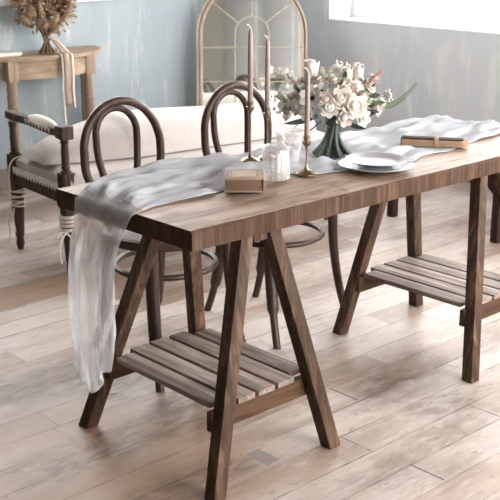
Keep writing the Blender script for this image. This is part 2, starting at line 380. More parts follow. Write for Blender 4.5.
# ------------------------------------------------------------------ table
H, TH, TW, TL = .76, .052, .60, 1.72
tbl = thing('trestle_table', 'long rustic wooden trestle table with slatted shelves between its legs', 'table', (0, 0, 0))
tt = MB()
def tabletop():
    nx = 60
    rings = []
    for i in range(nx + 1):
        x = TL * i / nx
        wob = .004 * mnoise.noise(V((x * 5, 1.3, 0))) + .003 * mnoise.noise(V((x * 17, 4.3, 0)))
        wob2 = .002 * mnoise.noise(V((x * 7, 9.3, 0)))
        b = .004
        pts = [(0 + wob2, H - TH), (0 + wob, H - TH + b), (wob, H - b * 1.4), (b * 1.4 + wob, H), (.15, H), (.30, H), (.45, H), (TW - b, H), (TW, H - b), (TW, H - TH + b), (TW - b, H - TH), (.3, H - TH)]
        rings.append([V((x, y, z)) for y, z in pts])
    tt.loft(rings)
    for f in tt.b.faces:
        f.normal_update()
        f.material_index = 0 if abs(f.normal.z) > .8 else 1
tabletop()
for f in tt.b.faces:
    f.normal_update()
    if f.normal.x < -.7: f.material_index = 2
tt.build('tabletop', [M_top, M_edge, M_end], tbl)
S, GY0, GY1, ZT = .453, .002, .599, H - TH
def trestle(x0, LEAN_NEAR, LEAN_FAR):
    cx = x0 + S / 2
    beam = MB().box((cx, (GY0 + LEAN_NEAR + GY1 - LEAN_FAR) / 2, ZT - .0225), (.05, .38, .045), bev=.003)
    tr = beam.build('trestle', M_leg, tbl)
    zt = ZT
    topdx = .045
    def legc(sx, sy, z):
        k = z / zt
        xf, xt = cx + sx * S / 2, cx + sx * topdx
        yf = GY0 if sy < 0 else GY1; yt = yf - sy * (LEAN_NEAR if sy < 0 else LEAN_FAR)
        return V((xf + (xt - xf) * k, yf + (yt - yf) * k, z))
    for sy in (-1, 1):
        for sx in (-1, 1):
            MB().bar(legc(sx, sy, 0), legc(sx, sy, zt), .042, .042, (1, 0, 0), .003, 0.0, zt - .001).build('leg', M_leg, tr)
    ZS = .243
    for sy in (-1, 1):
        a, b = legc(-1, sy, ZS - .045), legc(1, sy, ZS - .045)
        yy = a.y - sy * .03
        MB().box(((a.x + b.x) / 2, yy, ZS - .045), (b.x - a.x + .046, .02, .058), bev=.002).build('rail', M_rail, tr)
    y0, y1 = legc(-1, -1, ZS).y + .008, legc(-1, 1, ZS).y - .008
    a, b = legc(-1, 1, ZS).x - .018, legc(1, 1, ZS).x + .018
    n = 5; gap = .013; w = (b - a - gap * (n - 1)) / n
    for i in range(n):
        x = a + w / 2 + i * (w + gap)
        ins = .034 if i in (0, n - 1) else .0
        MB().box((x, (y0 + y1) / 2, ZS - .008), (w, y1 - y0 - 2 * ins, .016), bev=.002).build('slat', M_slat, tr)
    return tr
trestle(.066, .085, .172); trestle(1.207, .145, .085)

# ------------------------------------------------------------------ chairs
def smooth_path(ctrl, n):
    """Catmull-Rom through control points"""
    P = [V(p) for p in ctrl]; P = [P[0] * 2 - P[1]] + P + [P[-1] * 2 - P[-2]]
    out = []; segs = len(P) - 3
    for k in range(n + 1):
        u = k / n * segs; i = min(int(u), segs - 1); f = u - i
        a, b, c, e = P[i:i + 4]
        out.append(.5 * ((2 * b) + (c - a) * f + (2 * a - 5 * b + 4 * c - e) * f * f + (3 * b - a - 3 * c + e) * f ** 3))
    return out
def make_chair(loc, label):
    t = thing('bentwood_chair', label, 'chair', loc, 0, None)
    ZB = .468
    st = MB().lathe([(.06, ZB - .02), (.178, ZB - .022), (.196, ZB - .018), (.202, ZB - .002), (.199, ZB + .012), (.186, ZB + .016), (.176, ZB + .010), (.05, ZB + .006), (.001, ZB + .006)], n=40)
    st.build('seat', M_chair, t)
    by = .165
    def hoop(hw, ztop, dy, r, zb, basew):
        pts = [(-basew, by + dy, zb), (-basew * .99 - .004, by + dy + .012, zb + .10)]
        zc = ztop - hw * 1.02
        pts.append((-hw * .96, by + dy + .035, zc - .08))
        for k in range(0, 13):
            q = PI - PI * k / 12
            z = zc + hw * 1.02 * math.sin(q); pts.append((hw * math.cos(q), by + dy + .04 + .10 * (z - zc), z))
        pts.append((hw * .96, by + dy + .035, zc - .08))
        pts += [(basew * .99 + .004, by + dy + .012, zb + .10), (basew, by + dy, zb)]
        return smooth_path(pts, 70), r
    p, r = hoop(.163, .890, 0, .0148, ZB - .03, .104)
    MB().tube(p, r, 12).build('back_hoop', M_chair, t)
    p, r = hoop(.087, .862, .037, .0128, ZB - .0, .058)
    MB().tube(p, r, 12).build('inner_hoop', M_chair, t)
    # legs: sabre curved, bowing outwards to the foot
    def leg(x0, y0, x1, y1, step):
        pts, rad = [], []
        for k in range(25):
            f = k / 24; z = (ZB - .02) * (1 - f)
            c = f ** 2.2
            pts.append((x0 + (x1 - x0) * c, y0 + (y1 - y0) * c, z))
            rr = .0195 - .005 * f
            if step: rr = .0235 - .002 * f if z > .115 else .0145
            rad.append(rr)
        MB().tube(pts, rad, 12).build('leg', M_chair, t)
    leg(-.145, -.13, -.195, -.225, True); leg(.182, -.135, .210, -.205, False)
    leg(-.115, .16, -.12, .255, True); leg(.115, .16, .135, .245, True)
    ring = [(.015 + .178 * math.cos(2 * PI * k / 40), .172 * math.sin(2 * PI * k / 40), .350) for k in range(40)]
    MB().tube(ring, .0105, 10, closed=True).build('stretcher_ring', M_chair, t)
    return t
ch = make_chair((1.118, .872, 0), 'bentwood chair behind the table nearest the arched mirror')
dup(ch, (.575, .865, 0), 0, 'bentwood chair behind the table nearest the padded armrest')

# ------------------------------------------------------------------ bench beyond the table end
stl = thing('low_bench', 'dark wooden bench with only its legs showing beyond the right end of the table', 'bench', (3.03, 1.225, 0))
for k in range(5): MB().box((0, -.335 + .1675 * k, .346), (.86, .055, .022), bev=.004).build('slat', M_stool, stl)
ap = MB()
for sy in (-1, 1): ap.box((0, sy * .325, .31), (.75, .02, .05), bev=.002)
for sx in (-1, 1): ap.box((sx * .385, 0, .31), (.02, .60, .05), bev=.002)
ap.build('apron', M_stool, stl)
for sx in (-1, 1):
    for sy in (-1, 1):
        m = MB(); m.bar((sx * .385, sy * .325, .335), (sx * .385, sy * .325, 0), .042, .042, (1, 0, 0), .002, .335, 0)
        m.loft([[V((sx * .365, sy * .325 - sy * .09, .285)), V((sx * .365, sy * .325, .285)), V((sx * .365, sy * .325, .20))], [V((sx * .385, sy * .325 - sy * .09, .285)), V((sx * .385, sy * .325, .285)), V((sx * .385, sy * .325, .20))]])
        m.build('leg', M_stool, stl)

# ------------------------------------------------------------------ daybed
bed = thing('daybed', 'cream upholstered daybed with dark carved wooden frame and one padded armrest', 'daybed', (.848, 1.872, 0), math.radians(-5))
BL, BD = 1.50, .495
def turned(z0, z1, r):  # a little turned column profile
    h = z1 - z0
    return [(r * 1.25, z0), (r * 1.3, z0 + .05 * h), (r * .8, z0 + .09 * h), (r * 1.15, z0 + .13 * h), (r * .95, z0 + .2 * h), (r, z0 + .5 * h), (r * .85, z0 + .84 * h), (r * 1.2, z0 + .88 * h), (r * .8, z0 + .92 * h), (r * 1.25, z0 + .96 * h), (r * 1.25, z1)]
for j, (px, py) in enumerate(((0, 0), (0, BD), (BL, 0), (BL, BD))):
    m = MB()
    m.lathe([(.012, 0), (.016, .012), (.02, .03), (.016, .055), (.021, .07), (.029, .22), (.024, .235), (.032, .25), (.026, .265), (.034, .28), (.034, .305)], (px, py, 0), 20)
    top = .46 if j < 2 else .385
    m.box((px, py, (.30 + top) / 2), (.056, .056, top - .30), bev=.003)
    if j < 2:
        for q in (-.017, 0, .017):          # flutes of the block
            m.box((px + q, py - .029, .425), (.009, .006, .06), bev=.002); m.box((px - .029, py + q, .425), (.006, .009, .06), bev=.002)
        m.lathe(turned(.46, .61, .018), (px, py, 0), 20)
    m.build('leg', M_bed, bed)
fr = MB()
fr.box((BL / 2, -.005, .358), (BL - .05, .03, .07), bev=.004); fr.box((BL / 2, BD + .005, .358), (BL - .05, .03, .07), bev=.004)
for x_ in (-.005, BL + .005): fr.box((x_, BD / 2, .358), (.03, BD - .05, .07), bev=.004)
fr.build('frame', M_bed, bed)
# armrest rising to the back, with scrolled block at the front
arm = MB()
path = [(0, -.035, .634), (0, .03, .634), (0, .09, .630), (0, .16, .634), (0, .30, .641), (0, .45, .640), (0, .525, .642)]
pp = smooth_path(path, 24)
rings = []
for k, p in enumerate(pp):
    hh = .028 if p.y < .03 else .018; ww = .027 if p.y < .03 else .022
    rings.append([p + V((a * ww, 0, b * hh)) for a, b in ((-1, -.8), (-.8, -1), (.8, -1), (1, -.8), (1, .8), (.8, 1), (-.8, 1), (-1, .8))])
arm.loft(rings); arm.box((0, -.008, .636), (.06, .05, .056), bev=.006)
for q in (-.012, .012): arm.lathe([(.001, 0), (.009, .001), (.009, .005), (.001, .006)], (-.034 + .004, -.008 + q, .636), 10, (-1, 0, 0))
ao = arm.build('armrest', M_bed, bed)
pad = MB(); N = 18; rings = []
for i in range(N + 1):
    u = i / N; y = .055 + .275 * u; k = max(.02, math.sin(PI * u)) ** .45
    zb = .640 + .010 * u
    rings.append([V((.030 * k * math.cos(q), y, zb + ((.034 * k) * math.sin(q) if math.sin(q) > 0 else .012 * math.sin(q)))) for q in (2 * PI * j / 14 for j in range(14))])
pad.loft(rings); pad.build('arm_pad', M_pad, ao)
fringe = MB()
for i in range(8):
    y = .085 + .215 * i / 7; fringe.loft([[V((-.026, y - .011, .643 + .009 * i / 7)), V((-.026, y + .011, .643 + .009 * i / 7)), V((-.0262, y, .622 + .009 * i / 7))], [V((-.030, y - .011, .644 + .009 * i / 7)), V((-.030, y + .011, .644 + .009 * i / 7)), V((-.030, y, .624 + .009 * i / 7))]])
fringe.build('pad_fringe', M_pad, ao)
# seat cushion
cu = MB(); rings = []; N = 40
for i in range(N + 1):
    u = i / N; x = -.012 + (BL + .024) * u; k = min(1, (min(u, 1 - u) / .02)) ** .5 if 0 < u < 1 else .0
    k = .75 + .25 * k
    prof = [(-.03, .372), (-.036, .415), (-.03, .445), (-.01, .460), (.08, .466), (.25, .466), (.45, .462), (.508, .448), (.513, .40), (.503, .375), (.2, .375)]
    rings.append([V((x, .245 + (y - .245) * (1 if 0 < i < N else .96), .37 + (z - .37) * k + .004 * mnoise.noise(V((x * 4, y * 6, 1))))) for y, z in prof])
cu.loft(rings); co = cu.build('seat_cushion', M_linen, bed)
sf = MB()
for i in range(16):
    y = .03 + .42 * i / 15
    sf.loft([[V((x_, y - .0115, .410)), V((x_, y + .0115, .410)), V((x_, y + .0115, .394)), V((x_, y, .374)), V((x_, y - .0115, .394))] for x_ in (-.026, -.031)])
sf.build('cushion_fringe', M_pad, co)
# cords tied round the legs
def cord(px, py, spiral):
    m = MB()
    if spiral:
        m.tube([(px + .034 * math.cos(q), py + .034 * math.sin(q), .30 - .09 * q / (2 * PI * 4)) for q in (2 * PI * 4 * k / 60 for k in range(61))], .004, 6)
        m.tube([(px + .034 * math.cos(-q), py + .034 * math.sin(-q), .30 - .09 * q / (2 * PI * 3)) for q in (2 * PI * 3 * k / 60 for k in range(61))], .004, 6)
        for s_, ln in ((-1, .20), (1, .10)):
            m.tube(smooth_path([(px - .03, py - .02 * s_, .21), (px - .042, py - .03 * s_, .16), (px - .036, py - .03 * s_, .10), (px - .04, py - .026 * s_, max(.008, .21 - ln))], 14), .0035, 6)
        m.tube(smooth_path([(px - .034, py, .29), (px - .045, py - .02, .36), (px - .04, py - .03, .42), (px - .02, py - .06, .455), (px + .05, py - .1, .47)], 16), .004, 6)
    else:
        for z_ in (.268, .25, .232, .212): m.tube([(px + .035 * math.cos(q), py + .035 * math.sin(q), z_) for q in (2 * PI * k / 20 for k in range(20))], .0075, 6, closed=True)
        for s_ in (-1, 1):
            m.tube(smooth_path([(px - .03, py - .03, .205), (px - .035 + s_ * .03, py - .045, .17), (px - .03 + s_ * .045, py - .05, .11), (px - .03 + s_ * .035, py - .045, .075)], 14), .0045, 6)
        m.tube(smooth_path([(px + .02, py - .034, .205), (px + .045, py - .05, .15), (px + .03, py - .05, .09), (px + .012, py - .045, .10), (px + .03, py - .045, .12)], 14), .006, 6)
        m.tube(smooth_path([(px - .03, py - .02, .205), (px - .065, py - .02, .20), (px - .07, py - .02, .185), (px - .045, py - .02, .18), (px - .035, py - .03, .20)], 14), .005, 6)
    m.build('tie_cord', M_cord, bed, label='white cord wound round a leg')
cord(0, 0, False); cord(0, BD, True)
# long bolster / plump quilt lying on the seat
bol = MB(); rings = []; N = 70; Lb = 1.53
for i in range(N + 1):
    u = i / N; x = -.03 + Lb * u
    k = min(1.0, (u / .30)) ** .62 if u < .26 else (1.0 if u < .93 else max(.02, (1 - ((u - .93) / .07) ** 2)) ** .5)
    k = max(k, .06)
    hgt = (.168 - .060 * u) * k + .018; dp = .215 * (.45 + .55 * k)
    yc = .26 - .02 * u
    r_ = []
    for j in range(24):
        q = 2 * PI * j / 24; c_, s_ = math.cos(q), math.sin(q)
        cs = math.copysign(abs(c_) ** .8, c_); ss = math.copysign(abs(s_) ** .85, s_)
        z = .470 + (hgt * ss if s_ > 0 else .012 * ss + .0)
        if s_ <= 0: z = .474
        wob = .008 * k * mnoise.noise(V((x * 3, q * 1.2, .5)))
        r_.append(V((x, yc + dp * cs, z + (wob if s_ > .05 else 0))))
    rings.append(r_)
bol.loft(rings)
bo = bol.build('bolster', M_linen, None, (.848, 1.872, 0), (0, 0, math.radians(-5)), sharp=80)
tag(bo, 'long plump cream linen bolster lying along the daybed seat', 'bolster')

# ------------------------------------------------------------------ console table
CXc, CW, CD, CZ = 1.66, .40, .30, .785
con = thing('console_table', 'pale brown half-round console table against the blue wall', 'console table', (CXc, BY - .026, 0))
def dshape(a, b, n=36, p=2.3): return [(a * math.copysign(abs(math.cos(PI * k / n)) ** (2 / p), math.cos(PI * k / n)), -b * abs(math.sin(PI * k / n)) ** (2 / p)) for k in range(n + 1)]
MB().prism(dshape(CW + .02, CD), CZ - .022, CZ).bevel_all(.005).build('table_top', M_console, con)
MB().prism(dshape(CW - .03, CD - .035), CZ - .125, CZ - .022).build('apron', M_console, con)
apd = dshape(CW - .026, CD - .031)
for k0, k1 in ((10, 17), (19, 26)):
    dm = MB(); o_ = apd[k0:k1 + 1]; i_ = [(x * .985, y * .985) for x, y in o_]
    o2 = [(x * 1.012, y * 1.012) for x, y in o_]
    dm.prism(o2 + list(reversed(i_)), CZ - .112, CZ - .034); dm.build('drawer_front', M_console, con)
for lx, ly in ((-.262, -.215), (.24, -.215), (-.335, -.04), (.335, -.04)):
    m = MB(); m.box((lx, ly, CZ - .075), (.062, .062, .112), bev=.003)
    m.lathe([(.018, 0), (.024, .02), (.02, .06), (.024, .1), (.029, .42), (.026, .50), (.031, .515), (.025, .53), (.030, .555), (.026, .58), (.030, .61), (.026, .635), (.031, .66)], (lx, ly, 0), 20)
    m.build('leg', M_consleg, con)
pp_ = MB()
for k in range(3): pp_.box((.002 * k, .003 * k, .003 + .005 * k), (.22, .15, .005), Matrix.Rotation(.06 * k, 3, 'Z'))
tag(pp_.build('paper_stack', M_paper, None, (1.40, 3.36, CZ), (0, 0, -.2)), 'small stack of white paper on the console table', 'paper')

# ------------------------------------------------------------------ mirror across the corner
f0, yaw, pit = 1058.47, .745, .298
fwd = V((math.sin(yaw) * math.cos(pit), math.cos(yaw) * math.cos(pit), -math.sin(pit))); rt = V((math.cos(yaw), -math.sin(yaw), 0)); upv = rt.cross(fwd)
DEPTH = 6.72
MZ = .842; MR = .352; MH = MZ
mp = CAM + (fwd + rt * ((252 - 250) / f0) - upv * ((34 - 250) / f0)) * DEPTH
mir = thing('arched_mirror', 'tall arched window-pane mirror with cream frame leaning in the corner', 'mirror', (mp.x, mp.y, 0), math.atan2(rt.y, rt.x))
def arch(r, zb, n=40): return [(-r, zb)] + [(-r * math.cos(PI * k / n), mp.z + r * math.sin(PI * k / n)) for k in range(n + 1)] + [(r, zb)]
LEANM = .13
def MP(x, y, z): return V((x, y + (z - mp.z) * LEANM, z))
def arch_band(m, r0, r1, y0, y1, zb0, zb1):
    a0, a1 = arch(r0, zb0), arch(r1, zb1)
    m.loft([[MP(p[0], y0, p[1]), MP(q[0], y0, q[1]), MP(q[0], y1, q[1]), MP(p[0], y1, p[1])] for p, q in zip(a0, a1)])
    p0, p1 = a0[0], a0[-1]
m = MB(); arch_band(m, MR - .013, MR, -.022, .02, .03, .0)
m.box(MP(0, 0, .015), (2 * MR - .002, .042, .03))
arch_band(m, MR - .037, MR - .022, -.016, .012, .055, .03); m.box(MP(0, -.004, .043), (2 * MR - .06, .03, .016))
mf = m.build('frame', M_mframe, mir)
m = MB(); arch_band(m, MR - .0225, MR - .0125, -.008, .014, .03, .02); m.build('frame_groove', M_mdark, mf, label='brown groove of the mirror frame')
g = arch(MR - .03, .045)
m = MB(); m.loft([[MP(x, .004, z) for x, z in g], [MP(x, .014, z) for x, z in g]]); m.build('mirror_glass', M_mirror, mir, sharp=20)
m = MB()
def mbar(p, q, w=.0065): 
    a, b = MP(p[0], -.001, p[1]), MP(q[0], -.001, q[1]); m.bar(a, b, w, .008, rt if False else (V((1, 0, 0)) if abs(p[0] - q[0]) < 1e-6 else V((0, 0, 1)) ), .0015)
RI = .108; rin = MR - .036
z0 = mp.z
z1, z2, z3 = z0 - .083, z0 - .296, z0 - .51
for z_ in (z1, z2, z3): mbar((-rin, z_), (rin, z_))
for sx in (-1, 1): mbar((sx * RI, z0), (sx * RI, .05))
mbar((0, z0 + RI), (0, z0 + rin))
for sx in (-1, 1):
    a = math.radians(38); mbar((sx * RI * math.cos(a), z0 + RI * math.sin(a)), (sx * rin * math.cos(a), z0 + rin * math.sin(a)))
arc = [MP(-RI * math.cos(PI * k / 24), -.001, z0 + RI * math.sin(PI * k / 24)) for k in range(25)]
m.tube(arc, .0036, 6); m.build('glazing_bars', M_muntin, mir)

# ------------------------------------------------------------------ gauze runner
def lerp_tab(tab, x):
    for (a, *va), (b, *vb) in zip(tab, tab[1:]):
        if x <= b:
            f = max(0, (x - a) / (b - a)); f = f * f * (3 - 2 * f) if False else f
            return [p + (q - p) * f for p, q in zip(va, vb)]
    return list(tab[-1][1:])
TAB = [(0, .485, .225), (.08, .555, .250), (.15, .592, .25), (.27, .598, .243), (.37, .592, .27), (.46, .585, .325), (.56, .575, .345), (.64, .57, .24), (.75, .57, .20), (.9, .565, .17), (1.03, .56, .140), (1.10, .562, .165), (1.22, .568, .172), (1.4, .575, .195), (1.6, .575, .222), (1.73, .56, .24)]
HANG = [(0, .485, .225), (.06, .48, .25), (.19, .506, .297), (.31, .505, .297), (.40, .515, .300), (.48, .510, .305), (.56, .488, .322)]
def runner(u, v):
    # v = 0 back edge, 1 front edge ; u is metres along: <0 hanging at the left
    nz = lambda a, b, c: mnoise.noise(V((a, b, c)))
    rid = 1 - 2.4 * abs(nz(u * 2.6 + .8 * v, v * 6.5, 1.2)); rid2 = 1 - 2.4 * abs(nz(u * 5 - v, v * 13, 6.3))
    fold = .35 * math.sin(v * 19 + 3.0 * nz(u * 1.6, v * 2, 3)) + .6 * rid + .45 * rid2 - .5 + .35 * nz(u * 13, v * 22, 5)
    if u < 0:
        d = -u
        yb, yf = lerp_tab(HANG, min(d, .56))
        bot = .50 + .06 * math.sin(PI * min(1, v * 1.25)) - .075 * max(0, v - .55)   # ragged lower end
        d = d / .56 * bot
        k = min(1, d / .12)
        x = -.012 - .012 * k - .016 * k * (fold + .3) - .01 * d
        return V((min(x, -.007), yb + (yf - yb) * v + .006 * k * nz(d * 8, v * 9, 7), H + .004 - d + (.004 * fold * (1 - k))))
    if u > TL:
        d = u - TL
        yb, yf = lerp_tab(TAB, TL)
        x = TL + .012 + .010 * min(1, d / .08) * (fold + .8)
        return V((x, yb + (yf - yb) * v, H + .005 - d + .004 * fold * max(0, 1 - d * 20)))
    yb, yf = lerp_tab(TAB, u)
    k = min(1, u / .05, (TL - u) / .04); k = max(k, .15)
    ed = min(v, 1 - v) / .06; ed = min(1, ed)
    big = .030
    z = H + .002 + k * (.2 + .8 * ed) * big * max(0, fold * .75 + .42) 
    # keep flat where things stand on it
    for (cx_, cy_, rr) in FLAT:
        dd = math.hypot(u - cx_, yb + (yf - yb) * v - cy_)
        if dd < rr + .05: z = H + .002 + (z - H - .002) * max(0, (dd - rr) / .05) ** 1.0
    if k < 1: z = z
    return V((u, yb + (yf - yb) * v + .008 * nz(u * 7, v * 3, 2) - .012 * v * (nz(u * 9, 1.7, 4) + .3), z))
FLAT = [(.888, .366, .075), (.86, .14, .125), (.64, .475, .04), (.699, .47, .036), (.633, .232, .04), (.526, .25, .045), (.672, .343, .045), (.39, .25, .085), (1.27, .25, .08), (1.20, .34, .075), (1.33, .16, .08), (1.235, .30, .07), (1.30, .2, .07)]
m = MB(); us = [-.56 + .0125 * k for k in range(int((.56 + TL + .10) / .0125) + 1)]
m.patch(lambda a, v: runner(us[int(round(a * (len(us) - 1)))], v), len(us) - 1, 44)
for f in m.b.faces:
    if sum(v.co.x for v in f.verts) / len(f.verts) > .03: f.material_index = 1
rn = m.build('table_runner', [M_gauze, M_gauze2], sharp=180, fixn=False)
sol = rn.modifiers.new('thickness', 'SOLIDIFY'); sol.thickness = .0012; sol.offset = 1
tag(rn, 'sheer white gauze runner along the table, hanging off its left end', 'table runner')

# ------------------------------------------------------------------ things on the table
def candlestick(loc, base_r, rod, taper, r_w, label_s, label_c, tilt=0.0, lit=True):
    t = thing('candlestick', label_s, 'candlestick', loc, 0, 'brass candlesticks on the table')
    MB().lathe([(base_r, 0), (base_r, .004), (base_r * .8, .008), (base_r * .3, .014), (.005, .022), (.0034, .035)], n=28).build('base', M_brass, t)
    MB().lathe([(.0027, .03), (.0027, rod * .5), (.0027, rod - .02), (.005, rod - .014), (.004, rod - .008)], n=14).build('stem', M_brass, t)
    MB().lathe([(.004, rod - .012), (.010, rod - .004), (.012, rod), (.0130, rod + .004), (.0130, rod + .006), (.0100, rod + .008), (.0100, rod + .020), (.0110, rod + .022), (.0095, rod + .022), (.0090, rod + .012), (.001, rod + .012)], n=18).build('cup', M_brass, t)
    c = thing('taper_candle', label_c, 'candle', (loc[0], loc[1], loc[2] + rod + .0125), 0, 'dusty pink taper candles')
    L_ = taper - .0
    MB().lathe([(r_w * .9, 0), (r_w * .95, .02), (r_w * .92, L_ * .5), (r_w * .75, L_ * .94), (r_w * .45, L_ * .985), (.001, L_)], n=16).build('wax', M_wax, c)
    MB().tube([(0, 0, L_ - .006), (-.001, 0, L_ + .004), (-.006, .002, L_ + .009), (-.011, .004, L_ + .011)], .0016, 6).build('wick', M_wick, c)
    return t
ZR = H + .0045
candlestick((.634, .478, ZR), .030, .166, .232, .0088, 'brass candlestick standing behind the tan book', 'dusty pink taper candle rising from the candlestick behind the tan book')
candlestick((.699, .470, ZR), .028, .140, .222, .0088, 'brass candlestick standing behind the lidded cut-glass jar', 'dusty pink taper candle rising from the candlestick behind the glass jar')
candlestick((.633, .232, ZR), .031, .094, .198, .0082, 'brass candlestick in front of the white flower bouquet', 'dusty pink taper candle in front of the white flower bouquet')

# book
bk = thing('old_book', 'thick tan old book lying flat near the left of the table', 'book', (.384, .232, ZR), math.radians(-42))
bw, bd_, bh = .112, .118, .041
MB().box((0, 0, .0035), (bw, bd_, .005), bev=.0015).box((0, 0, bh - .0025), (bw, bd_, .005), bev=.0015).build('cover', M_book, bk)
MB().box((-.002, 0, bh / 2), (bw - .010, bd_ - .006, bh - .010), bev=.002).build('page_block', M_pages, bk)
sp = MB(); sp.loft([[V((bw / 2 - .004 + .007 * math.cos(q), y, bh / 2 + (bh / 2) * math.sin(q))) for q in (-PI / 2 + PI * k / 10 for k in range(11))] for y in (-bd_ / 2, bd_ / 2)]); sp.build('spine', M_book, bk)
pn = MB()
for (cx_, cy_, sx_, sy_) in ((0, .044, .08, .003), (0, -.044, .08, .003), (-.04, 0, .003, .09), (.04, 0, .003, .09)): pn.box((cx_, cy_, bh + .0004), (sx_, sy_, .001))
pn.box((0, 0, bh + .0003), (.068, .076, .0008)); pn.build('cover_panel', M_bookpanel, bk, label='pale framed panel on the cover')

# glass jar with lid
jar = thing('glass_jar', 'small cut-glass jar with lid between the book and the front candlestick', 'jar', (.526, .250, ZR))
flute = lambda q, z: 1 + .035 * math.cos(q * 14)
MB().lathe([(.034, 0), (.039, .004), (.040, .012), (.0395, .07), (.036, .082), (.035, .088), (.032, .088), (.033, .08), (.036, .068), (.036, .014), (.001, .010)], n=84, mod=lambda q, z: 1 + (.03 * math.cos(q * 14) if .01 < z < .075 else 0)).build('jar_body', M_glass, jar)
MB().lathe([(.0335, .0885), (.040, .090), (.041, .095), (.037, .101), (.018, .106), (.001, .107)], n=56, mod=lambda q, z: 1 + .015 * math.cos(q * 14)).build('lid', M_glass, jar)
gob = thing('glass_tumbler', 'flared cut-glass tumbler standing behind the lidded jar', 'glass', (.672, .343, ZR))
MB().lathe([(.026, 0), (.028, .004), (.029, .015), (.034, .05), (.043, .105), (.0445, .112), (.0425, .112), (.041, .104), (.032, .05), (.026, .018), (.001, .014)], n=84, mod=lambda q, z: 1 + (.03 * math.cos(q * 14 + z * 60) if .02 < z < .1 else 0)).build('glass_bowl', M_glass, gob)

# plates
def plate(r, rim, loc, label):
    m = MB().lathe([(.001, .002), (r * .55, .002), (r * .60, .0), (r * .64, .002), (r * .72, .005), (r * .97, .0125), (r, .014), (r * .995, .0158), (r * .96, .0150), (r * .70, .0082), (r * .64, .0065), (.001, .0055)], n=64)
    return tag(m.build('plate', M_china, None, loc, sharp=60), label, 'plate', 'white plates stacked on the table')
plate(.115, .02, (.848, .146, ZR), 'wide white dinner plate, the lower of the two stacked plates')
plate(.094, .02, (.853, .152, ZR + .0125), 'smaller white plate, the upper of the two stacked plates')

# wooden case with dark lid
cs = thing('wooden_case', 'long tan wooden case with dark brown top lying on the gauze', 'case', (1.258, .240, ZR + .001), math.radians(-56))
out = [(-.11, -.026), (.075, -.026)] + [(.080 + .030 * math.cos(q), .026 * math.sin(q) ) for q in (-PI / 2 + PI * k / 12 for k in range(13))] + [(.075, .026), (-.11, .026)]
MB().prism(out, 0, .021).bevel_all(.004, 60).build('case_body', M_case, cs)
lid = MB(); lid.box((-.056, .002, .0225), (.104, .040, .006), bev=.002); lid.box((-.1105, 0, .0125), (.005, .048, .024), bev=.001); lid.build('dark_lid', M_caselid, cs, label='dark brown lid panel and end')
lid = MB(); lid.prism([(.012, -.018), (.070, -.018)] + [(.074 + .02 * math.cos(q), .018 * math.sin(q)) for q in (-PI / 2 + PI * k / 8 for k in range(9))] + [(.070, .018), (.012, .018)], .0195, .025); lid.build('dark_lid', M_caselid, cs, label='dark brown rounded lid panel')
MB().box((.004, 0, .0135), (.014, .056, .029), bev=.003).build('band', M_case, cs)

# ------------------------------------------------------------------ flowers
def frame(axis):
    return V((0, 0, 1)).rotation_difference(V(axis).normalized()).to_matrix()
def petal(m, M, c, ang, r0, length, width, open_, cup, twist=0):
    """one curved petal from the axis outwards"""
    R = M @ Matrix.Rotation(ang, 3, 'Z')
    def fn(u, v):
        s_ = (v - .5) * 2; w = width * math.sin(PI * min(1, .12 + .80 * u)) ** .7
        a = open_ * u
        rad = r0 + length * (math.sin(a) / max(open_, .01)) ; z = length * (1 - math.cos(a)) / max(open_, .01) if open_ > 0 else 0
        rad = r0 + length * u * math.sin(open_) * (.6 + .4 * u); z = length * u * math.cos(open_)
        rad -= cup * (s_ * s_) * w
        return V(c) + R @ V((rad, s_ * w, z + .12 * length * math.sin(PI * u) * (1 - abs(s_))))
    m.patch(fn, 5, 4)
def rose(c, axis, r, mat, par, name='rose_head', turns=3):
    m = MB(); M = frame(axis); c = V(c)
    m.ball(c + M @ V((0, 0, r * .25)), (r * .58, r * .58, r * .72), 12, M)
    for L_ in range(turns):
        n = 5 + L_; f = L_ / max(1, turns - 1)
        for k in range(n):
            petal(m, M, c + M @ V((0, 0, -.35 * r)), 2 * PI * k / n + L_ * .6 + rnd.uniform(-.1, .1), r * (.16 + .10 * f), r * (1.35 - .15 * f), r * (.42 + .16 * f), .18 + .62 * f, .35)
    m.build(name, mat, par, sharp=180, fixn=False)
def anemone(c, axis, r, par, mat=None):
    m = MB(); M = frame(axis); c = V(c)
    for L_ in range(2):
        for k in range(6): petal(m, M, c - M @ V((0, 0, .006 * (1 - L_))), 2 * PI * k / 6 + L_ * .5, r * .06, r * 1.0, r * .42, 1.05 - .2 * L_, .15)
    h = m.build('anemone_head', mat or M_ivory, par, sharp=180, fixn=False)
    m = MB(); m.ball(c + M @ V((0, 0, r * .22)), (r * .17, r * .17, r * .12), 10, M)
    for k in range(10): m.ball(c + M @ V((r * .27 * math.cos(k * .628), r * .27 * math.sin(k * .628), r * .24)), r * .045, 6)
    m.build('flower_eye', M_eye, h)
def tulip(c, axis, r, mat, par):
    m = MB(); M = frame(axis); c = V(c)
    m.ball(c + M @ V((0, 0, r * .2)), (r * .58, r * .58, r * .85), 14, M)
    for k in range(6): petal(m, M, c + M @ V((0, 0, -.65 * r)), 2 * PI * k / 6, r * .50, r * 1.6, r * .46, .03 + .04 * (k % 2), .3)
    m.build('tulip_head', mat, par, sharp=180, fixn=False)
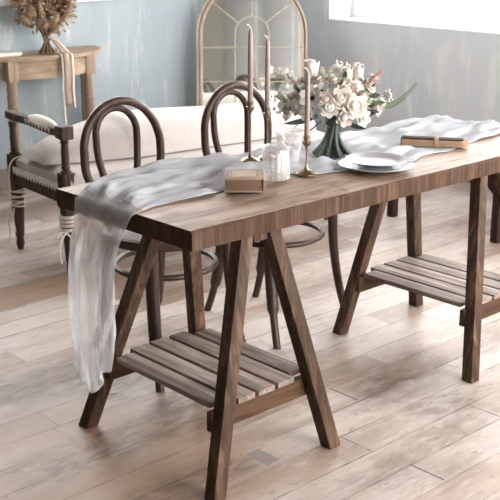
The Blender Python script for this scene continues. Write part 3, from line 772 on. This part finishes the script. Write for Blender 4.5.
def plume(p0, p1, r, mat, par, name='plume', n=90):
    m = MB(); p0, p1 = V(p0), V(p1); ax = p1 - p0; L_ = ax.length; M = frame(ax)
    m.loft([[p0 + M @ V((r * .55 * math.sin(PI * (.05 + .93 * f)) * math.cos(q), r * .55 * math.sin(PI * (.05 + .93 * f)) * math.sin(q), L_ * f)) for q in (2 * PI * k / 8 for k in range(8))] for f in (i / 8 for i in range(9))])
    for k in range(n):
        f = rnd.random(); q = rnd.random() * 2 * PI; rr = r * math.sin(PI * (.08 + .88 * f)); a = p0 + M @ V((rr * .4 * math.cos(q), rr * .4 * math.sin(q), L_ * f))
        b = p0 + M @ V((rr * 1.05 * math.cos(q), rr * 1.05 * math.sin(q), L_ * f + L_ * .12))
        m.tube([a, (a + b) / 2, b], [.0016, .0018, .0004], 4)
    m.build(name, mat, par)
def leaf(m, base, axis, side, length, width, bend=.2):
    ax = V(axis).normalized(); sd = V(side); sd = (sd - ax * sd.dot(ax)).normalized(); nr = ax.cross(sd)
    m.patch(lambda u, v: V(base) + ax * length * u + sd * (v - .5) * 2 * width * math.sin(PI * (.04 + .93 * u)) + nr * (bend * length * u * u - .25 * width * abs(v - .5)), 6, 2)
def at(px, py, dep):   # point seen at this pixel, that far from the camera
    return CAM + (fwd + rt * ((px - 250) / f0) - upv * ((py - 250) / f0)) * dep
BQ = V((.888, .366, ZR))
bq = thing('flower_bouquet', 'standing bouquet of white and blush flowers with dark green stems', 'bouquet', BQ)
KN = V((.0, .0, .118))
rnd.seed(11)
stem_tops = []
for k in range(26):
    q = 2 * PI * k / 26 + rnd.uniform(-.1, .1); rb = .060 * (.5 + .5 * rnd.random()) if k % 3 else .061
    q2 = q + PI * .8; rtop = .03 + .05 * rnd.random()
    b = V((rb * math.cos(q), rb * math.sin(q), .004)); kn = KN + V((.0125 * math.cos(q + .5), .0125 * math.sin(q + .5), rnd.uniform(-.008, .008)))
    tp = KN + V((rtop * math.cos(q), rtop * math.sin(q), .075))
    MB().tube(smooth_path([b, b * .45 + V((0, 0, .045)), kn, tp], 12), [.0062] * 7 + [.005] * 6, 8).build('stem', M_stemp if k % 9 == 4 else M_stem, bq)
m = MB(); m.lathe([(.022, .100), (.0245, .105), (.0245, .128), (.022, .133)], (0, 0, 0), 20); m.build('binding', M_stem, bq)
def loc_(px, py, off=0.0): return at(px, py, 3.385 + off) - BQ
ctr = loc_(335, 103, .02)
def outw(p): return (p - ctr + V((0, 0, .03)) + (CAM - BQ).normalized() * .04)
# leaves (dark ones below, sage ones higher)
for (px, py, dx, dy, ln, off, mt) in ((318, 118, -25, 8, .11, 0, M_leafd), (322, 121, -14, 14, .07, -.03, M_leafd), (345, 122, 14, 6, .07, -.03, M_leafd), (338, 118, 3, 14, .06, -.06, M_leafd), (312, 112, -20, 16, .08, .02, M_leafd), (352, 116, 18, -2, .08, -.02, M_leafd), (330, 116, -8, 12, .06, -.07, M_leafd), (300, 100, -20, -2, .045, 0, M_leafs), (296, 108, -18, 4, .045, .02, M_leafs), (370, 104, 16, -2, .05, -.02, M_leafs), (366, 110, 12, 4, .045, -.02, M_leafs), (345, 84, 2, -12, .04, 0, M_leafs), (322, 84, -4, -12, .035, .0, M_leafs), (376, 100, 10, 8, .035, .02, M_leafs), (310, 90, -10, -8, .06, 0, M_leafd), (358, 92, 8, -10, .06, .02, M_leafd), (330, 92, 0, -6, .05, -.06, M_leafd)):
    p = loc_(px, py, off); ax = rt * dx - upv * dy - fwd * 3
    m = MB(); leaf(m, p, ax, rt.cross(ax) + upv * .3, ln, ln * .20, rnd.uniform(-.15, .25)); m.build('leaf', mt, bq, fixn=False, sharp=180)
# chosen heads
for (px, py, r, off, kind) in (
    (311, 73, .036, .0, 'T'), (347, 77, .025, -.01, 't'), (358, 76, .025, .01, 't'), (327, 74, .017, 0, 'g'), (334, 82, .02, -.03, 'b'),
    (314, 99, .040, -.05, 'a'), (303, 90, .026, 0, 'r'), (322, 92, .026, -.06, 'a'), (352, 107, .032, -.06, 'r'), (340, 100, .028, -.07, 'b'), (346, 92, .024, -.05, 'b'),
    (366, 88, .024, 0, 'b'), (372, 80, .018, .03, 'i'), (386, 96, .022, .03, 'a'), (374, 108, .022, 0, 'b'), (361, 117, .024, -.03, 'i'), (344, 117, .024, -.06, 'b'), (330, 108, .026, -.07, 'i'),
    (301, 106, .026, -.02, 'i'), (290, 112, .018, .02, 'i'), (287, 101, .016, .03, 'a'), (296, 98, .018, 0, 'b'), (308, 112, .022, -.05, 'i'), (360, 100, .024, -.03, 'b'), (284, 106, .017, .02, 'i'), (294, 104, .019, .0, 'i'), (288, 116, .014, .01, 'b'), (282, 96, .013, .03, 'i'), (303, 83, .018, .02, 'i'), (306, 103, .020, -.04, 'i'), (380, 104, .016, .0, 'i'), (356, 88, .019, -.03, 'i'), (337, 70, .017, .03, 'i'), (352, 68, .016, .05, 'b'), (320, 82, .020, -.02, 'i'),
    (326, 100, .02, -.08, 'b'), (366, 99, .018, -.02, 'g'), (371, 101, .016, 0, 'g'), (344, 84, .016, -.03, 'g')):
    p = loc_(px, py, off); ax = outw(p); r *= 1.18
    if kind == 'r': rose(p, ax, r, M_rose, bq)
    elif kind == 'b': rose(p, ax, r, M_blush, bq, 'blush_rose_head')
    elif kind == 'i': rose(p, ax, r, M_ivory, bq, 'white_ranunculus_head', 3)
    elif kind == 'a': anemone(p, ax, r, bq)
    elif kind == 'T': tulip(p, V((-.05, -.1, 1)), r, M_rose, bq)
    elif kind == 't': tulip(p, V((.02, 0, 1)), r, M_blush, bq)
    else:
        m = MB(); m.ball(p, r, 12)
        for k in range(40):
            v_ = V((rnd.gauss(0, 1), rnd.gauss(0, 1), rnd.gauss(0, 1))).normalized(); m.ball(p + v_ * r, r * .16, 5)
        m.build('seed_head', M_pgreen, bq)
rnd.seed(23)
for k in range(26):
    q = rnd.random() * 2 * PI; e = .45 + .55 * rnd.random()
    px, py = 338 + 36 * e * math.cos(q), 98 + 24 * e * math.sin(q); off = rnd.uniform(-.09, -.02) * (1.1 - e * .6)
    p = loc_(px, py, off); ax = rt * math.cos(q) - upv * math.sin(q) - fwd * .5; ln = rnd.uniform(.022, .038)
    m = MB(); leaf(m, p, ax, ax.cross(fwd), ln, ln * .22, rnd.uniform(-.2, .3)); m.build('leaf', (M_leafs, M_leafd, M_pgreen)[k % 3], bq, fixn=False, sharp=180)
plume(loc_(303, 93, -.02), loc_(288, 75, -.02), .010, M_plume, bq)
plume(loc_(366, 88, -.02), loc_(382, 71, -.01), .013, M_plume, bq)
plume(loc_(299, 103, .02), loc_(277, 97, .04), .008, M_plume, bq)
plume(loc_(357, 98, -.05), loc_(352, 84, -.05), .010, M_plume, bq)
# long fern-like trailing sprig to the right
m = MB(); sp_ = smooth_path([loc_(372, 107, 0), loc_(390, 105, 0), loc_(403, 97, 0), loc_(416, 84, 0)], 30); m.tube(sp_, [.0018 - .00004 * k for k in range(31)], 6)
for k in range(3, 31):
    d_ = (sp_[k] - sp_[k - 1]).normalized()
    for s_ in (-1, 1):
        ln = .018 * (1 - k / 60); ax_ = d_ + upv * s_ * 1.1 + fwd * .25 * s_; leaf(m, sp_[k], ax_, ax_.cross(fwd), ln, ln * .13)
m.build('fern_sprig', M_stemp, bq, fixn=False, sharp=180)
# thin wispy twigs on the left
m = MB()
for k in range(10):
    a = loc_(300, 104, 0); b = loc_(278 + rnd.uniform(-4, 8), 96 + rnd.uniform(-8, 16), rnd.uniform(-.04, .05)); c_ = (a + b) / 2 + V((0, 0, .01))
    m.tube([a, c_, b], .0012, 5)
    for j in range(4): m.ball(b + V((rnd.uniform(-.012, .012), rnd.uniform(-.012, .012), rnd.uniform(-.008, .008))), .0035, 6)
m.build('filler_sprig', M_pgreen, bq)
m = MB()
for k in range(8):
    a = loc_(340, 72, .02); b = loc_(338 + k * 3.2, 63 + (k % 3) * 2.5, .03); m.tube([a, (a + b) / 2, b], .001, 5)
    for j in range(5): m.ball(b + V((rnd.uniform(-.01, .01), rnd.uniform(-.01, .01), rnd.uniform(-.008, .008))), .003, 6)
m.build('white_sprig', M_ivory, bq)

# ------------------------------------------------------------------ dried bouquet on the console
DB = V((1.650, 3.25, CZ))
db = thing('dried_bouquet', 'bouquet of brown dried flowers tied with ribbon on the console table', 'dried bouquet', DB)
rnd.seed(5)
K2 = V((0, 0, .085))
for k in range(18):
    q = 2 * PI * k / 18; rb = .052 * (.6 + .4 * rnd.random())
    b = V((rb * math.cos(q), rb * math.sin(q), .004)); kn = K2 + V((.012 * math.cos(q), .012 * math.sin(q), 0)); tp = K2 + V((.06 * math.cos(q), .06 * math.sin(q), .08))
    MB().tube(smooth_path([b, b * .5 + V((0, 0, .04)), kn, tp], 10), .0042, 7).build('stem', M_dryc if k % 2 else M_drya, db)
MB().lathe([(.019, .07), (.022, .076), (.022, .10), (.019, .105)], n=18).build('binding', M_ribbont, db)
c2 = V((0, 0, .255))
for k in range(64):
    v_ = V((rnd.gauss(0, 1), rnd.gauss(0, 1), rnd.gauss(.15, .8))).normalized()
    e = c2 + V((v_.x * .155, v_.y * .155, v_.z * .135)); a = K2.lerp(e, .55)
    if e.z < .13: e.z = .13 + rnd.random() * .03
    mt = (M_drya, M_dryb, M_dryc, M_drya, M_dryb)[k % 5]
    plume(a, e, rnd.uniform(.016, .028), mt, db, 'dried_flower', 60)
m = MB()
for k in range(900):
    v_ = V((rnd.gauss(0, 1), rnd.gauss(0, 1), rnd.gauss(.2, .8))).normalized(); r_ = rnd.uniform(.06, .17)
    b = c2 + V((v_.x * r_, v_.y * r_, v_.z * r_ * .85))
    if b.z < .115: continue
    leaf(m, b, v_ + V((rnd.uniform(-.4, .4),) * 3), V((rnd.random(), rnd.random(), rnd.random())), rnd.uniform(.02, .04), rnd.uniform(.004, .009), rnd.uniform(-.8, .8))
m.build('dried_foliage', M_drya, db, fixn=False, sharp=180, kind='stuff')
# ribbons hanging over the console edge
def ribbon(pts, w, mat, nm):
    p = smooth_path(pts, 40); m = MB()
    m.patch(lambda u, v: p[int(round(u * 40))] + V((1, .25, 0)).normalized() * (v - .5) * w, 40, 2)
    o = m.build(nm, mat, db, fixn=False, sharp=180); s_ = o.modifiers.new('thickness', 'SOLIDIFY'); s_.thickness = .0012; return o
ed = -.108
for x_, w_, mt_, ln in ((.015, .012, M_ribbon, .42), (.048, .052, M_ribbont, .28), (.082, .012, M_ribbon, .30)):
    ribbon([(.004 + x_ * .1, -.02, .09), (.01 + x_ * .4, -.045, .07), (.01 + x_ * .7, -.075, .03), (x_, ed + .02, .010), (x_ + .002, ed - .008, -.004), (x_ + .003, ed - .014, -.09), (x_ - .003, ed - .016, -.2), (x_ + .004, ed - .014, -ln)], w_, mt_, 'ribbon_tail')

# ------------------------------------------------------------------ camera, light, view
cam = bpy.data.cameras.new('camera'); cam.sensor_width = 36; cam.sensor_fit = 'HORIZONTAL'; cam.lens = f0 / 500 * 36; cam.clip_start = .05
co_ = bpy.data.objects.new('camera', cam); C.objects.link(co_)
co_.matrix_world = Matrix(((rt.x, upv.x, -fwd.x, CAM.x), (rt.y, upv.y, -fwd.y, CAM.y), (rt.z, upv.z, -fwd.z, CAM.z), (0, 0, 0, 1)))
cam.dof.use_dof = True; cam.dof.focus_distance = 3.15; cam.dof.aperture_fstop = 9.0
sc.camera = co_
w = bpy.data.worlds.new('overcast_sky'); sc.world = w; w.use_nodes = True
bg = w.node_tree.nodes['Background']; bg.inputs[0].default_value = (1.0, .99, .985, 1); bg.inputs[1].default_value = 9.0
sc.view_settings.view_transform = 'Standard'; sc.view_settings.look = 'None'; sc.view_settings.gamma = 1; sc.view_settings.use_curve_mapping = False
sc.view_settings.exposure = 0.80
sc.cycles.use_denoising = True
sc.cycles.max_bounces = 12; sc.cycles.diffuse_bounces = 6; sc.cycles.transparent_max_bounces = 24
